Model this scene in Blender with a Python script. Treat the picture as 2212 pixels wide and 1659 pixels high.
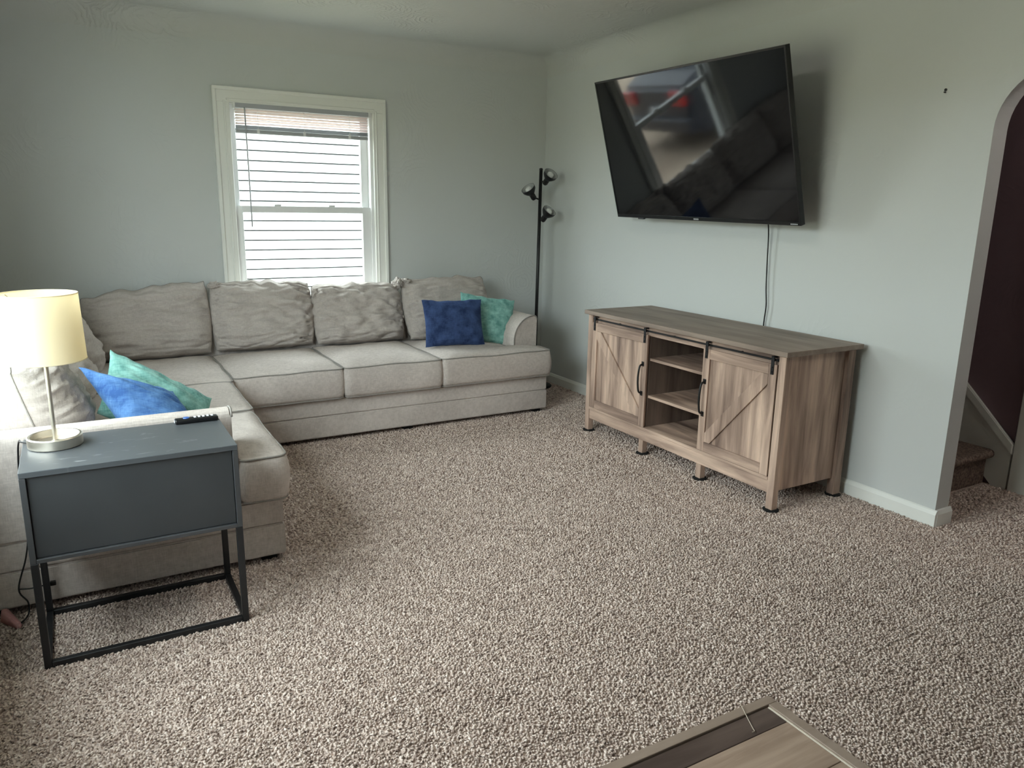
import bpy, bmesh, math, random
import numpy as np
from mathutils import Vector, Matrix, noise

for o in list(bpy.data.objects):
    bpy.data.objects.remove(o)
scene = bpy.context.scene
COL = scene.collection
random.seed(7)
RNG = np.random.default_rng(11)
PI = math.pi

# ------------------------------------------------------------------ camera
CAM_H = 1.38
F_PX, YAW, PITCH, ROLL = 1638.494, 0.522778723, 0.229935715, -0.0165082957
fw = Vector((math.sin(YAW)*math.cos(PITCH), math.cos(YAW)*math.cos(PITCH), -math.sin(PITCH)))
rt = Vector((math.cos(YAW), -math.sin(YAW), 0))
dn = fw.cross(rt)
rt2 = math.cos(ROLL)*rt + math.sin(ROLL)*dn
dn2 = -math.sin(ROLL)*rt + math.cos(ROLL)*dn
cam_data = bpy.data.cameras.new('camera')
cam_data.sensor_width = 36.0
cam_data.lens = F_PX/2212*36.0
cam_data.clip_start = 0.02
cam = bpy.data.objects.new('camera', cam_data)
COL.objects.link(cam)
cam.matrix_world = Matrix(((rt2.x, -dn2.x, -fw.x, 0), (rt2.y, -dn2.y, -fw.y, 0),
                           (rt2.z, -dn2.z, -fw.z, CAM_H), (0, 0, 0, 1)))
scene.camera = cam

# ------------------------------------------------------------------ world, lights, exposure
SKY = 6.0
world = bpy.data.worlds.new('overcast_sky')
scene.world = world
world.use_nodes = True
bg = world.node_tree.nodes['Background']
bg.inputs['Color'].default_value = (0.88, 0.955, 1.0, 1)
bg.inputs['Strength'].default_value = SKY

def portal(loc, rot, sx, sy):
    l = bpy.data.lights.new('window_portal', 'AREA')
    l.shape = 'RECTANGLE'; l.size = sx; l.size_y = sy
    l.cycles.is_portal = True
    o = bpy.data.objects.new('window_portal', l); COL.objects.link(o)
    o.location = loc; o.rotation_euler = rot
    return o

vs = scene.view_settings
vs.view_transform = 'Standard'
vs.look = 'None'
vs.exposure = 1.3
vs.gamma = 1.0
vs.use_curve_mapping = False
scene.cycles.max_bounces = 8
scene.cycles.use_adaptive_sampling = True
scene.cycles.adaptive_threshold = 0.04
scene.cycles.use_denoising = True

# room limits
XL, XR, YF, YB, ZC = -0.45, 3.261, -1.9, 5.20, 2.46
# back window opening / left window opening
BW = (0.925, 1.872, 0.70, 1.990)
LW = (1.40, 3.40, 0.66, 2.14)      # along y
portal((XL-0.14, (LW[0]+LW[1])/2, (LW[2]+LW[3])/2), (0, -PI/2, 0), LW[3]-LW[2], LW[1]-LW[0])
portal(((BW[0]+BW[1])/2, YB+0.16, (BW[2]+BW[3])/2), (-PI/2, 0, 0), BW[1]-BW[0], BW[3]-BW[2])

# ------------------------------------------------------------------ helpers
def srgb(r, g, b):
    def f(c):
        c /= 255.0
        return c/12.92 if c <= 0.04045 else ((c+0.055)/1.055)**2.4
    return (f(r), f(g), f(b), 1)

def tag(o, label=None, cat=None, group=None, kind=None):
    if label: o['label'] = label
    if cat: o['category'] = cat
    if group: o['group'] = group
    if kind: o['kind'] = kind
    return o

def thing(name, loc, label, cat, group=None):
    o = bpy.data.objects.new(name, None)
    o.empty_display_size = 0.05
    COL.objects.link(o)
    o.location = loc
    return tag(o, label, cat, group)

def link(name, me, mat, parent=None, smooth=False):
    o = bpy.data.objects.new(name, me)
    COL.objects.link(o)
    if mat is not None and not me.materials:
        me.materials.append(mat)
    if smooth:
        me.polygons.foreach_set('use_smooth', [True]*len(me.polygons))
    if parent is not None:
        o.parent = parent
        if parent.type == 'EMPTY':
            o.matrix_parent_inverse = Matrix.Translation(-parent.location)
    return o

def mesh(name, verts, faces, mat, parent=None, smooth=False):
    me = bpy.data.meshes.new(name)
    me.from_pydata([tuple(v) for v in verts], [], faces)
    me.update()
    return link(name, me, mat, parent, smooth)

def bm_obj(name, bm, mat, parent=None, smooth=False):
    bmesh.ops.recalc_face_normals(bm, faces=bm.faces)
    me = bpy.data.meshes.new(name)
    bm.to_mesh(me); bm.free()
    return link(name, me, mat, parent, smooth)

def bm_box(bm, lo, hi, bevel=0.0, seg=1):
    lo = Vector(lo); hi = Vector(hi)
    c = (lo+hi)/2; s = hi-lo
    r = bmesh.ops.create_cube(bm, size=1.0, matrix=Matrix.Translation(c) @ Matrix.Diagonal((s.x, s.y, s.z, 1)))
    if bevel > 0:
        es = list({e for v in r['verts'] for e in v.link_edges})
        bmesh.ops.bevel(bm, geom=es, offset=bevel, segments=seg, affect='EDGES', profile=0.5)

def box(name, lo, hi, mat, parent=None, bevel=0.0015, seg=1):
    bm = bmesh.new()
    bm_box(bm, lo, hi, bevel, seg)
    return bm_obj(name, bm, mat, parent)

def boxes(name, lst, mat, parent=None, bevel=0.0015, seg=1):
    bm = bmesh.new()
    for lo, hi in lst:
        bm_box(bm, lo, hi, bevel, seg)
    return bm_obj(name, bm, mat, parent)

def prism(name, poly, axis, a0, a1, mat, parent=None, bevel=0.0, seg=1, smooth=False):
    """poly: 2-D outline; axis 'x': points are (y,z), 'y': (x,z), 'z': (x,y); extruded from a0 to a1"""
    def P(p, a):
        return {'x': (a, p[0], p[1]), 'y': (p[0], a, p[1]), 'z': (p[0], p[1], a)}[axis]
    bm = bmesh.new()
    vs0 = [bm.verts.new(P(p, a0)) for p in poly]
    vs1 = [bm.verts.new(P(p, a1)) for p in poly]
    n = len(poly)
    f0 = bm.faces.new(vs0); f1 = bm.faces.new(list(reversed(vs1)))
    for i in range(n):
        bm.faces.new((vs0[(i+1) % n], vs0[i], vs1[i], vs1[(i+1) % n]))
    if bevel:
        bmesh.ops.recalc_face_normals(bm, faces=bm.faces)
        es = [e for e in bm.edges if len(e.link_faces) == 2 and e.calc_face_angle() > 0.7]
        bmesh.ops.bevel(bm, geom=es, offset=bevel, segments=seg, affect='EDGES')
    return bm_obj(name, bm, mat, parent, smooth)

def tube(name, pts, r, mat, parent=None, n=8, closed=False):
    pts = [Vector(p) for p in pts]
    m = len(pts)
    T = []
    for i in range(m):
        a = pts[(i-1) % m] if (closed or i > 0) else pts[i]
        b = pts[(i+1) % m] if (closed or i < m-1) else pts[i]
        T.append((b-a).normalized())
    up = Vector((0, 0, 1)) if abs(T[0].z) < 0.9 else Vector((1, 0, 0))
    nrm = (up - T[0]*up.dot(T[0])).normalized()
    V, Fc = [], []
    for i in range(m):
        nrm = (nrm - T[i]*nrm.dot(T[i]))
        nrm = nrm.normalized() if nrm.length > 1e-6 else T[i].orthogonal().normalized()
        bi = T[i].cross(nrm)
        rr = r[i] if isinstance(r, (list, tuple)) else r
        for k in range(n):
            a = 2*PI*k/n
            V.append(pts[i] + (nrm*math.cos(a) + bi*math.sin(a))*rr)
    for i in range(m if closed else m-1):
        j = (i+1) % m
        for k in range(n):
            l = (k+1) % n
            Fc.append((i*n+k, i*n+l, j*n+l, j*n+k))
    if not closed:
        Fc.append(tuple(reversed(range(n))))
        Fc.append(tuple((m-1)*n+k for k in range(n)))
    o = mesh(name, V, Fc, mat, parent, smooth=True)
    return o

def smooth_path(pts, k=6):
    P = [Vector(p) for p in pts]
    out = []
    for i in range(len(P)-1):
        p0 = P[max(i-1, 0)]; p1 = P[i]; p2 = P[i+1]; p3 = P[min(i+2, len(P)-1)]
        for j in range(k):
            t = j/k
            out.append(0.5*((2*p1) + (p2-p0)*t + (2*p0-5*p1+4*p2-p3)*t*t + (3*p1-p0-3*p2+p3)*t**3))
    out.append(P[-1])
    return out

def lathe(name, prof, mat, parent=None, n=32, M=None, smooth=True, closed=False):
    """prof: list of (r,z); revolve round z, then transform by M"""
    M = M or Matrix.Identity(4)
    V, Fc = [], []
    for r, z in prof:
        for k in range(n):
            a = 2*PI*k/n
            V.append(M @ Vector((r*math.cos(a), r*math.sin(a), z)))
    m = len(prof)
    for i in range(m if closed else m-1):
        j = (i+1) % m
        for k in range(n):
            l = (k+1) % n
            Fc.append((i*n+k, i*n+l, j*n+l, j*n+k))
    if not closed:
        if prof[0][0] > 1e-5: Fc.append(tuple(reversed(range(n))))
        if prof[-1][0] > 1e-5: Fc.append(tuple((m-1)*n+k for k in range(n)))
    o = mesh(name, V, Fc, mat, parent, smooth)
    if smooth:
        md = o.modifiers.new('edges', 'EDGE_SPLIT'); md.split_angle = 0.7
    return o

def axis_matrix(loc, d):
    return Matrix.Translation(loc) @ Vector(d).to_track_quat('Z', 'Y').to_matrix().to_4x4()

# ------------------------------------------------------------------ materials
def new_mat(name):
    m = bpy.data.materials.new(name); m.use_nodes = True
    nt = m.node_tree
    return m, nt, nt.nodes['Principled BSDF']

def plain(name, col, rough=0.5, metal=0.0, spec=0.5):
    m, nt, b = new_mat(name)
    b.inputs['Base Color'].default_value = col
    b.inputs['Roughness'].default_value = rough
    b.inputs['Metallic'].default_value = metal
    b.inputs['Specular IOR Level'].default_value = spec
    # slight procedural variation so that nothing is dead flat
    tc = nt.nodes.new('ShaderNodeTexCoord'); nz = nt.nodes.new('ShaderNodeTexNoise')
    nz.inputs['Scale'].default_value = 35
    mp = nt.nodes.new('ShaderNodeMapRange')
    mp.inputs['To Min'].default_value = max(0.02, rough-0.06); mp.inputs['To Max'].default_value = min(1, rough+0.06)
    nt.links.new(tc.outputs['Object'], nz.inputs['Vector'])
    nt.links.new(nz.outputs['Fac'], mp.inputs['Value'])
    nt.links.new(mp.outputs['Result'], b.inputs['Roughness'])
    return m

def noisy(name, c1, c2, scale=(8, 8, 8), rough=0.7, bump=0.0, bscale=60, detail=4, c3=None, spec=0.3, dist=0.0):
    m, nt, b = new_mat(name)
    tc = nt.nodes.new('ShaderNodeTexCoord'); mp = nt.nodes.new('ShaderNodeMapping')
    mp.inputs['Scale'].default_value = scale
    nz = nt.nodes.new('ShaderNodeTexNoise'); nz.inputs['Scale'].default_value = 1.0
    nz.inputs['Detail'].default_value = detail; nz.inputs['Distortion'].default_value = dist
    cr = nt.nodes.new('ShaderNodeValToRGB')
    cr.color_ramp.elements[0].position = 0.32; cr.color_ramp.elements[0].color = c1
    cr.color_ramp.elements[1].position = 0.68; cr.color_ramp.elements[1].color = c2
    if c3:
        e = cr.color_ramp.elements.new(0.5); e.color = c3
    nt.links.new(tc.outputs['Object'], mp.inputs['Vector'])
    nt.links.new(mp.outputs['Vector'], nz.inputs['Vector'])
    nt.links.new(nz.outputs['Fac'], cr.inputs['Fac'])
    nt.links.new(cr.outputs['Color'], b.inputs['Base Color'])
    b.inputs['Roughness'].default_value = rough
    b.inputs['Specular IOR Level'].default_value = spec
    if bump:
        n2 = nt.nodes.new('ShaderNodeTexNoise'); n2.inputs['Scale'].default_value = bscale
        n2.inputs['Detail'].default_value = 3
        bp = nt.nodes.new('ShaderNodeBump'); bp.inputs['Strength'].default_value = bump
        bp.inputs['Distance'].default_value = 0.01
        nt.links.new(tc.outputs['Object'], n2.inputs['Vector'])
        nt.links.new(n2.outputs['Fac'], bp.inputs['Height'])
        nt.links.new(bp.outputs['Normal'], b.inputs['Normal'])
    return m

def plaster(name, col, strength=0.25):
    """painted plaster with sparse curved trowel marks"""
    m, nt, b = new_mat(name)
    b.inputs['Base Color'].default_value = col
    b.inputs['Roughness'].default_value = 0.55
    b.inputs['Specular IOR Level'].default_value = 0.35
    L = nt.links.new
    tc = nt.nodes.new('ShaderNodeTexCoord')
    big = nt.nodes.new('ShaderNodeTexNoise'); big.inputs['Scale'].default_value = 1.7; big.inputs['Detail'].default_value = 2
    vor = nt.nodes.new('ShaderNodeTexVoronoi'); vor.inputs['Scale'].default_value = 3.2; vor.feature = 'F1'
    wav = nt.nodes.new('ShaderNodeTexNoise'); wav.inputs['Scale'].default_value = 9.0
    wav.inputs['Detail'].default_value = 5; wav.inputs['Distortion'].default_value = 2.2
    ring = nt.nodes.new('ShaderNodeMath'); ring.operation = 'MULTIPLY_ADD'
    ring.inputs[1].default_value = 38.0
    L(tc.outputs['Object'], vor.inputs['Vector'])
    L(vor.outputs['Distance'], ring.inputs[0]); 
    wm = nt.nodes.new('ShaderNodeMath'); wm.operation = 'MULTIPLY'; wm.inputs[1].default_value = 6.0
    L(tc.outputs['Object'], wav.inputs['Vector']); L(wav.outputs['Fac'], wm.inputs[0]); L(wm.outputs[0], ring.inputs[2])
    sn = nt.nodes.new('ShaderNodeMath'); sn.operation = 'SINE'; L(ring.outputs[0], sn.inputs[0])
    pw = nt.nodes.new('ShaderNodeMath'); pw.operation = 'POWER'; pw.inputs[1].default_value = 6
    ab = nt.nodes.new('ShaderNodeMath'); ab.operation = 'ABSOLUTE'; L(sn.outputs[0], ab.inputs[0]); L(ab.outputs[0], pw.inputs[0])
    msk = nt.nodes.new('ShaderNodeMapRange'); msk.inputs['From Min'].default_value = 0.52; msk.inputs['From Max'].default_value = 0.66
    L(tc.outputs['Object'], big.inputs['Vector']); L(big.outputs['Fac'], msk.inputs['Value'])
    mul = nt.nodes.new('ShaderNodeMath'); mul.operation = 'MULTIPLY'; L(pw.outputs[0], mul.inputs[0]); L(msk.outputs['Result'], mul.inputs[1])
    add = nt.nodes.new('ShaderNodeMath'); add.operation = 'MULTIPLY_ADD'; add.inputs[1].default_value = 0.5
    L(wav.outputs['Fac'], add.inputs[0]); L(mul.outputs[0], add.inputs[2])
    bp = nt.nodes.new('ShaderNodeBump'); bp.inputs['Strength'].default_value = strength; bp.inputs['Distance'].default_value = 0.006
    L(add.outputs[0], bp.inputs['Height']); L(bp.outputs['Normal'], b.inputs['Normal'])
    return m

def wood(name, axis, dark, mid, light, rough=0.55, seed=0.0):
    """weathered grey-brown oak, grain along the given axis"""
    m, nt, b = new_mat(name)
    L = nt.links.new
    tc = nt.nodes.new('ShaderNodeTexCoord'); mp = nt.nodes.new('ShaderNodeMapping')
    sc = [26, 26, 26]; sc['xyz'.index(axis)] = 2.2
    mp.inputs['Scale'].default_value = sc; mp.inputs['Location'].default_value = (seed, seed*1.7, seed*0.6)
    n1 = nt.nodes.new('ShaderNodeTexNoise'); n1.inputs['Scale'].default_value = 1; n1.inputs['Detail'].default_value = 6
    n1.inputs['Roughness'].default_value = 0.62; n1.inputs['Distortion'].default_value = 0.6
    mp2 = nt.nodes.new('ShaderNodeMapping')
    sc2 = [9, 9, 9]; sc2['xyz'.index(axis)] = 1.6
    mp2.inputs['Scale'].default_value = sc2; mp2.inputs['Location'].default_value = (seed*2, 3, seed)
    n2 = nt.nodes.new('ShaderNodeTexNoise'); n2.inputs['Scale'].default_value = 1; n2.inputs['Detail'].default_value = 2
    mx = nt.nodes.new('ShaderNodeMath'); mx.operation = 'MULTIPLY_ADD'; mx.inputs[1].default_value = 0.55
    hf = nt.nodes.new('ShaderNodeMath'); hf.operation = 'MULTIPLY'; hf.inputs[1].default_value = 0.45
    L(tc.outputs['Object'], mp.inputs['Vector']); L(mp.outputs['Vector'], n1.inputs['Vector'])
    L(tc.outputs['Object'], mp2.inputs['Vector']); L(mp2.outputs['Vector'], n2.inputs['Vector'])
    L(n1.outputs['Fac'], hf.inputs[0]); L(n2.outputs['Fac'], mx.inputs[0]); L(hf.outputs[0], mx.inputs[2])
    cr = nt.nodes.new('ShaderNodeValToRGB')
    cr.color_ramp.elements[0].position = 0.34; cr.color_ramp.elements[0].color = dark
    cr.color_ramp.elements[1].position = 0.66; cr.color_ramp.elements[1].color = light
    e = cr.color_ramp.elements.new(0.5); e.color = mid
    L(mx.outputs[0], cr.inputs['Fac']); L(cr.outputs['Color'], b.inputs['Base Color'])
    b.inputs['Roughness'].default_value = rough; b.inputs['Specular IOR Level'].default_value = 0.35
    bp = nt.nodes.new('ShaderNodeBump'); bp.inputs['Strength'].default_value = 0.12; bp.inputs['Distance'].default_value = 0.003
    L(n1.outputs['Fac'], bp.inputs['Height']); L(bp.outputs['Normal'], b.inputs['Normal'])
    return m

def fabric(name, c1, c2, weave=420, bump=0.35, rough=0.95, blotch=2.5, c_amt=0.5, sheen=0.0):
    m, nt, b = new_mat(name)
    L = nt.links.new
    tc = nt.nodes.new('ShaderNodeTexCoord')
    hs = []
    for sc in ((weave, weave*0.12, weave*0.12), (weave*0.12, weave*0.12, weave), (weave*0.12, weave, weave*0.12)):
        mp = nt.nodes.new('ShaderNodeMapping'); mp.inputs['Scale'].default_value = sc
        n = nt.nodes.new('ShaderNodeTexNoise'); n.inputs['Scale'].default_value = 1; n.inputs['Detail'].default_value = 2
        L(tc.outputs['Object'], mp.inputs['Vector']); L(mp.outputs['Vector'], n.inputs['Vector']); hs.append(n.outputs['Fac'])
    a1 = nt.nodes.new('ShaderNodeMath'); a1.operation = 'ADD'; L(hs[0], a1.inputs[0]); L(hs[1], a1.inputs[1])
    a2 = nt.nodes.new('ShaderNodeMath'); a2.operation = 'ADD'; L(a1.outputs[0], a2.inputs[0]); L(hs[2], a2.inputs[1])
    bl = nt.nodes.new('ShaderNodeTexNoise'); bl.inputs['Scale'].default_value = blotch; bl.inputs['Detail'].default_value = 3
    L(tc.outputs['Object'], bl.inputs['Vector'])
    mx = nt.nodes.new('ShaderNodeMath'); mx.operation = 'MULTIPLY_ADD'; mx.inputs[1].default_value = c_amt
    L(a2.outputs[0], mx.inputs[0]); L(bl.outputs['Fac'], mx.inputs[2])
    mr = nt.nodes.new('ShaderNodeMapRange')
    mr.inputs['From Min'].default_value = 0.35+1.3*c_amt; mr.inputs['From Max'].default_value = 0.65+1.7*c_amt
    L(mx.outputs[0], mr.inputs['Value'])
    mc = nt.nodes.new('ShaderNodeMix'); mc.data_type = 'RGBA'
    mc.inputs['A'].default_value = c1; mc.inputs['B'].default_value = c2
    L(mr.outputs['Result'], mc.inputs['Factor']); L(mc.outputs['Result'], b.inputs['Base Color'])
    b.inputs['Roughness'].default_value = rough; b.inputs['Specular IOR Level'].default_value = 0.15
    if sheen:
        b.inputs['Sheen Weight'].default_value = sheen
        b.inputs['Sheen Roughness'].default_value = 0.4
        b.inputs['Sheen Tint'].default_value = tuple(min(1, c*2.2+0.1) for c in c2[:3]) + (1,)
    bp = nt.nodes.new('ShaderNodeBump'); bp.inputs['Strength'].default_value = bump; bp.inputs['Distance'].default_value = 0.002
    L(a2.outputs[0], bp.inputs['Height']); L(bp.outputs['Normal'], b.inputs['Normal'])
    return m

M = {}
WALL = srgb(206, 209, 207)
M['wall'] = plaster('wall_paint', WALL, 0.22)
M['ceiling'] = plaster('ceiling_paint', srgb(206, 208, 205), 0.5)
M['trim'] = plain('white_trim_paint', srgb(238, 239, 233), 0.4)
M['vinyl'] = plain('white_vinyl', srgb(236, 237, 236), 0.45)
M['stair_wall'] = plaster('plum_wall_paint', srgb(126, 104, 110), 0.15)
M['stair_trim'] = plain('stair_trim_paint', srgb(228, 229, 222), 0.45)
M['sofa'] = fabric('grey_linen_upholstery', srgb(180, 170, 163), srgb(212, 202, 195), weave=380, bump=0.3)
M['sofa_back'] = fabric('grey_linen_cushion', srgb(168, 159, 152), srgb(198, 189, 182), weave=380, bump=0.3)
M['piping'] = fabric('grey_linen_piping', srgb(136, 131, 125), srgb(158, 153, 147), weave=500, bump=0.2)
M['blue'] = fabric('blue_velvet', srgb(58, 92, 146), srgb(98, 138, 188), weave=260, bump=0.25, blotch=16, c_amt=0.3, sheen=0.3)
M['teal'] = fabric('teal_velvet', srgb(98, 148, 140), srgb(152, 202, 192), weave=220, bump=0.25, blotch=22, c_amt=0.3, sheen=0.25)
M['navy'] = fabric('navy_velvet', srgb(40, 54, 88), srgb(68, 88, 130), weave=260, bump=0.25, blotch=16, c_amt=0.3, sheen=0.25)
M['black'] = plain('black_metal', srgb(20, 20, 21), 0.42)
M['blackplastic'] = plain('black_plastic', srgb(16, 16, 18), 0.35)
M['rubber'] = plain('black_felt', srgb(14, 14, 14), 0.9)
M['graphite'] = noisy('graphite_painted_steel', srgb(62, 63, 65), srgb(70, 71, 73), (6, 6, 6), rough=0.42, spec=0.5)
M['graphite_panel'] = noisy('graphite_panel', srgb(54, 56, 58), srgb(60, 62, 64), (5, 5, 5), rough=0.5, spec=0.45)
M['blackframe'] = plain('dark_steel_legs', srgb(26, 27, 29), 0.45)
M['nickel'] = plain('brushed_nickel', srgb(205, 198, 186), 0.40, 1.0)
WD, WM, WLt = srgb(108, 88, 78), srgb(174, 148, 132), srgb(222, 193, 172)
M['wood_y'] = wood('grey_oak_grain_y', 'y', WD, WM, WLt, seed=1.3)
M['wood_z'] = wood('grey_oak_grain_z', 'z', WD, WM, WLt, seed=4.1)
M['wood_x'] = wood('grey_oak_grain_x', 'x', WD, WM, WLt, seed=7.7)
M['wood_top'] = wood('grey_oak_top', 'y', srgb(116, 101, 91), srgb(142, 126, 114), srgb(164, 147, 134), seed=2.2)
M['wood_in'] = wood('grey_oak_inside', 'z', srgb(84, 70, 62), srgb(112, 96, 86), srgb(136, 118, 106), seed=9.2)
M['lam_dark'] = wood('dark_laminate', 'x', srgb(60, 48, 43), srgb(80, 66, 60), srgb(102, 86, 79), rough=0.35, seed=3.3)
M['lam_light'] = wood('taupe_laminate', 'x', srgb(118, 96, 82), srgb(160, 136, 119), srgb(190, 166, 147), rough=0.35, seed=5.2)
M['molding'] = wood('taupe_transition_strip', 'x', srgb(142, 124, 111), srgb(154, 135, 121), srgb(166, 147, 133), rough=0.45, seed=6.6)
M['cream'] = plain('cream_seam_strip', srgb(214, 200, 182), 0.5)
M['carpet_base'] = noisy('carpet_backing', srgb(176, 158, 148), srgb(208, 190, 179), (90, 90, 90), rough=1.0, bump=0.6, bscale=110, spec=0.05)
M['silver'] = plain('silver_print', srgb(200, 202, 205), 0.35, 0.6)
M['white_print'] = plain('white_print', srgb(225, 228, 232), 0.5)
M['pink'] = noisy('faded_pink_plastic', srgb(196, 140, 140), srgb(214, 164, 162), (30, 30, 30), rough=0.6)
M['siding'] = plain('white_vinyl_siding', srgb(192, 194, 195), 0.55)
M['blue_print'] = plain('blue_print', srgb(60, 100, 170), 0.4)
M['bulb'] = plain('frosted_bulb', srgb(225, 226, 222), 0.25)
M['reflector'] = plain('white_reflector', srgb(176, 178, 176), 0.35)
M['ground'] = noisy('tan_concrete', srgb(172, 152, 134), srgb(194, 176, 156), (2, 2, 2), rough=0.9, spec=0.1)
M['lawn'] = noisy('lawn', srgb(138, 136, 110), srgb(166, 162, 134), (6, 6, 6), rough=1.0, spec=0.05)

def glass_mat():
    m = bpy.data.materials.new('window_glass'); m.use_nodes = True
    nt = m.node_tree
    for n in list(nt.nodes): nt.nodes.remove(n)
    out = nt.nodes.new('ShaderNodeOutputMaterial')
    tr = nt.nodes.new('ShaderNodeBsdfTransparent'); tr.inputs['Color'].default_value = (0.94, 0.97, 0.96, 1)
    gl = nt.nodes.new('ShaderNodeBsdfGlossy'); gl.inputs['Roughness'].default_value = 0.02
    fr = nt.nodes.new('ShaderNodeFresnel'); fr.inputs['IOR'].default_value = 1.3
    mx = nt.nodes.new('ShaderNodeMixShader')
    # reflection only where light enters the pane, so that the far face does not trap oblique light
    ge = nt.nodes.new('ShaderNodeNewGeometry')
    inv = nt.nodes.new('ShaderNodeMath'); inv.operation = 'SUBTRACT'; inv.inputs[0].default_value = 1.0
    mu = nt.nodes.new('ShaderNodeMath'); mu.operation = 'MULTIPLY'
    nt.links.new(ge.outputs['Backfacing'], inv.inputs[1]); nt.links.new(inv.outputs[0], mu.inputs[0]); nt.links.new(fr.outputs['Fac'], mu.inputs[1])
    nt.links.new(mu.outputs[0], mx.inputs['Fac']); nt.links.new(tr.outputs[0], mx.inputs[1])
    nt.links.new(gl.outputs[0], mx.inputs[2]); nt.links.new(mx.outputs[0], out.inputs['Surface'])
    return m
M['glass'] = glass_mat()

def translucent(name, col, fac=0.5, rough=0.8):
    m, nt, b = new_mat(name)
    b.inputs['Base Color'].default_value = col; b.inputs['Roughness'].default_value = rough
    t = nt.nodes.new('ShaderNodeBsdfTranslucent'); t.inputs['Color'].default_value = col
    nz = nt.nodes.new('ShaderNodeTexNoise'); nz.inputs['Scale'].default_value = 300
    bp = nt.nodes.new('ShaderNodeBump'); bp.inputs['Strength'].default_value = 0.08; bp.inputs['Distance'].default_value = 0.001
    nt.links.new(nz.outputs['Fac'], bp.inputs['Height']); nt.links.new(bp.outputs['Normal'], b.inputs['Normal'])
    mx = nt.nodes.new('ShaderNodeMixShader'); mx.inputs['Fac'].default_value = fac
    out = nt.nodes['Material Output']
    nt.links.new(b.outputs[0], mx.inputs[1]); nt.links.new(t.outputs[0], mx.inputs[2])
    nt.links.new(mx.outputs[0], out.inputs['Surface'])
    return m
M['shade'] = translucent('cream_linen_shade', srgb(248, 239, 215), 0.46)
M['blind'] = translucent('white_blind_slat', srgb(242, 232, 230), 0.5, 0.5)
M['blind_backlit'] = plain('grey_backlit_blind', srgb(176, 178, 182), 0.45)  # grey carries the backlit shade of the white blind

def carpet_mat():
    m, nt, b = new_mat('twist_pile_carpet')
    at = nt.nodes.new('ShaderNodeAttribute'); at.attribute_name = 'tuft'
    cr = nt.nodes.new('ShaderNodeValToRGB')
    cr.color_ramp.elements[0].position = 0.0; cr.color_ramp.elements[0].color = srgb(154, 135, 125)
    cr.color_ramp.elements[1].position = 1.0; cr.color_ramp.elements[1].color = srgb(246, 230, 219)
    e = cr.color_ramp.elements.new(0.45); e.color = srgb(209, 189, 177)
    nt.links.new(at.outputs['Fac'], cr.inputs['Fac'])
    nt.links.new(cr.outputs['Color'], b.inputs['Base Color'])
    b.inputs['Roughness'].default_value = 1.0; b.inputs['Specular IOR Level'].default_value = 0.05
    return m
M['carpet'] = carpet_mat()

def screen_mat():
    m, nt, b = new_mat('black_tv_screen')
    b.inputs['Base Color'].default_value = (0.004, 0.004, 0.005, 1)
    b.inputs['Roughness'].default_value = 0.05
    b.inputs['IOR'].default_value = 1.5
    return m
M['screen'] = screen_mat()

def scuffed_top():
    m, nt, b = new_mat('scuffed_graphite_top')
    L = nt.links.new
    tc = nt.nodes.new('ShaderNodeTexCoord')
    mp = nt.nodes.new('ShaderNodeMapping'); mp.inputs['Scale'].default_value = (9, 34, 9); mp.inputs['Rotation'].default_value = (0, 0, 0.35)
    n1 = nt.nodes.new('ShaderNodeTexNoise'); n1.inputs['Scale'].default_value = 1; n1.inputs['Detail'].default_value = 5; n1.inputs['Distortion'].default_value = 1.4
    cr = nt.nodes.new('ShaderNodeValToRGB')
    cr.color_ramp.elements[0].position = 0.64; cr.color_ramp.elements[0].color = srgb(76, 79, 82)
    cr.color_ramp.elements[1].position = 0.78; cr.color_ramp.elements[1].color = srgb(140, 142, 143)
    L(tc.outputs['Object'], mp.inputs['Vector']); L(mp.outputs['Vector'], n1.inputs['Vector'])
    L(n1.outputs['Fac'], cr.inputs['Fac']); L(cr.outputs['Color'], b.inputs['Base Color'])
    b.inputs['Roughness'].default_value = 0.38
    return m
M['scuffed'] = scuffed_top()

# ------------------------------------------------------------------ the setting
T = 0.15   # outer wall thickness
def struct(o):
    o['kind'] = 'structure'; return o

fl = struct(box('floor', (XL-0.3, YF-0.3, -0.12), (4.3, YB+0.2, 0.0), M['carpet_base'], bevel=0))

def wall_with_hole(name, axis, a0, a1, lo, hi, hole, mat):
    """wall slab between a0..a1 on its thickness axis, lo..hi along, hole = (l0,l1,z0,z1)"""
    l0, l1, z0, z1 = hole
    segs = [(lo, l0, 0, 2.52), (l1, hi, 0, 2.52), (l0, l1, 0, z0), (l0, l1, z1, 2.52)]
    bm = bmesh.new()
    for s0, s1, b0, b1 in segs:
        if axis == 'y': bm_box(bm, (s0, a0, b0), (s1, a1, b1))
        else: bm_box(bm, (a0, s0, b0), (a1, s1, b1))
    bmesh.ops.remove_doubles(bm, verts=bm.verts, dist=1e-5)
    return struct(bm_obj(name, bm, mat))
wall_with_hole('wall_back', 'y', YB, YB+T, XL-T, XR+0.1, BW, M['wall'])
wall_with_hole('wall_left', 'x', XL-T, XL, YF-T, YB, LW, M['wall'])
struct(box('wall_front', (XL, YF-T, 0), (4.25, YF, 2.52), M['wall'], bevel=0))

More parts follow.
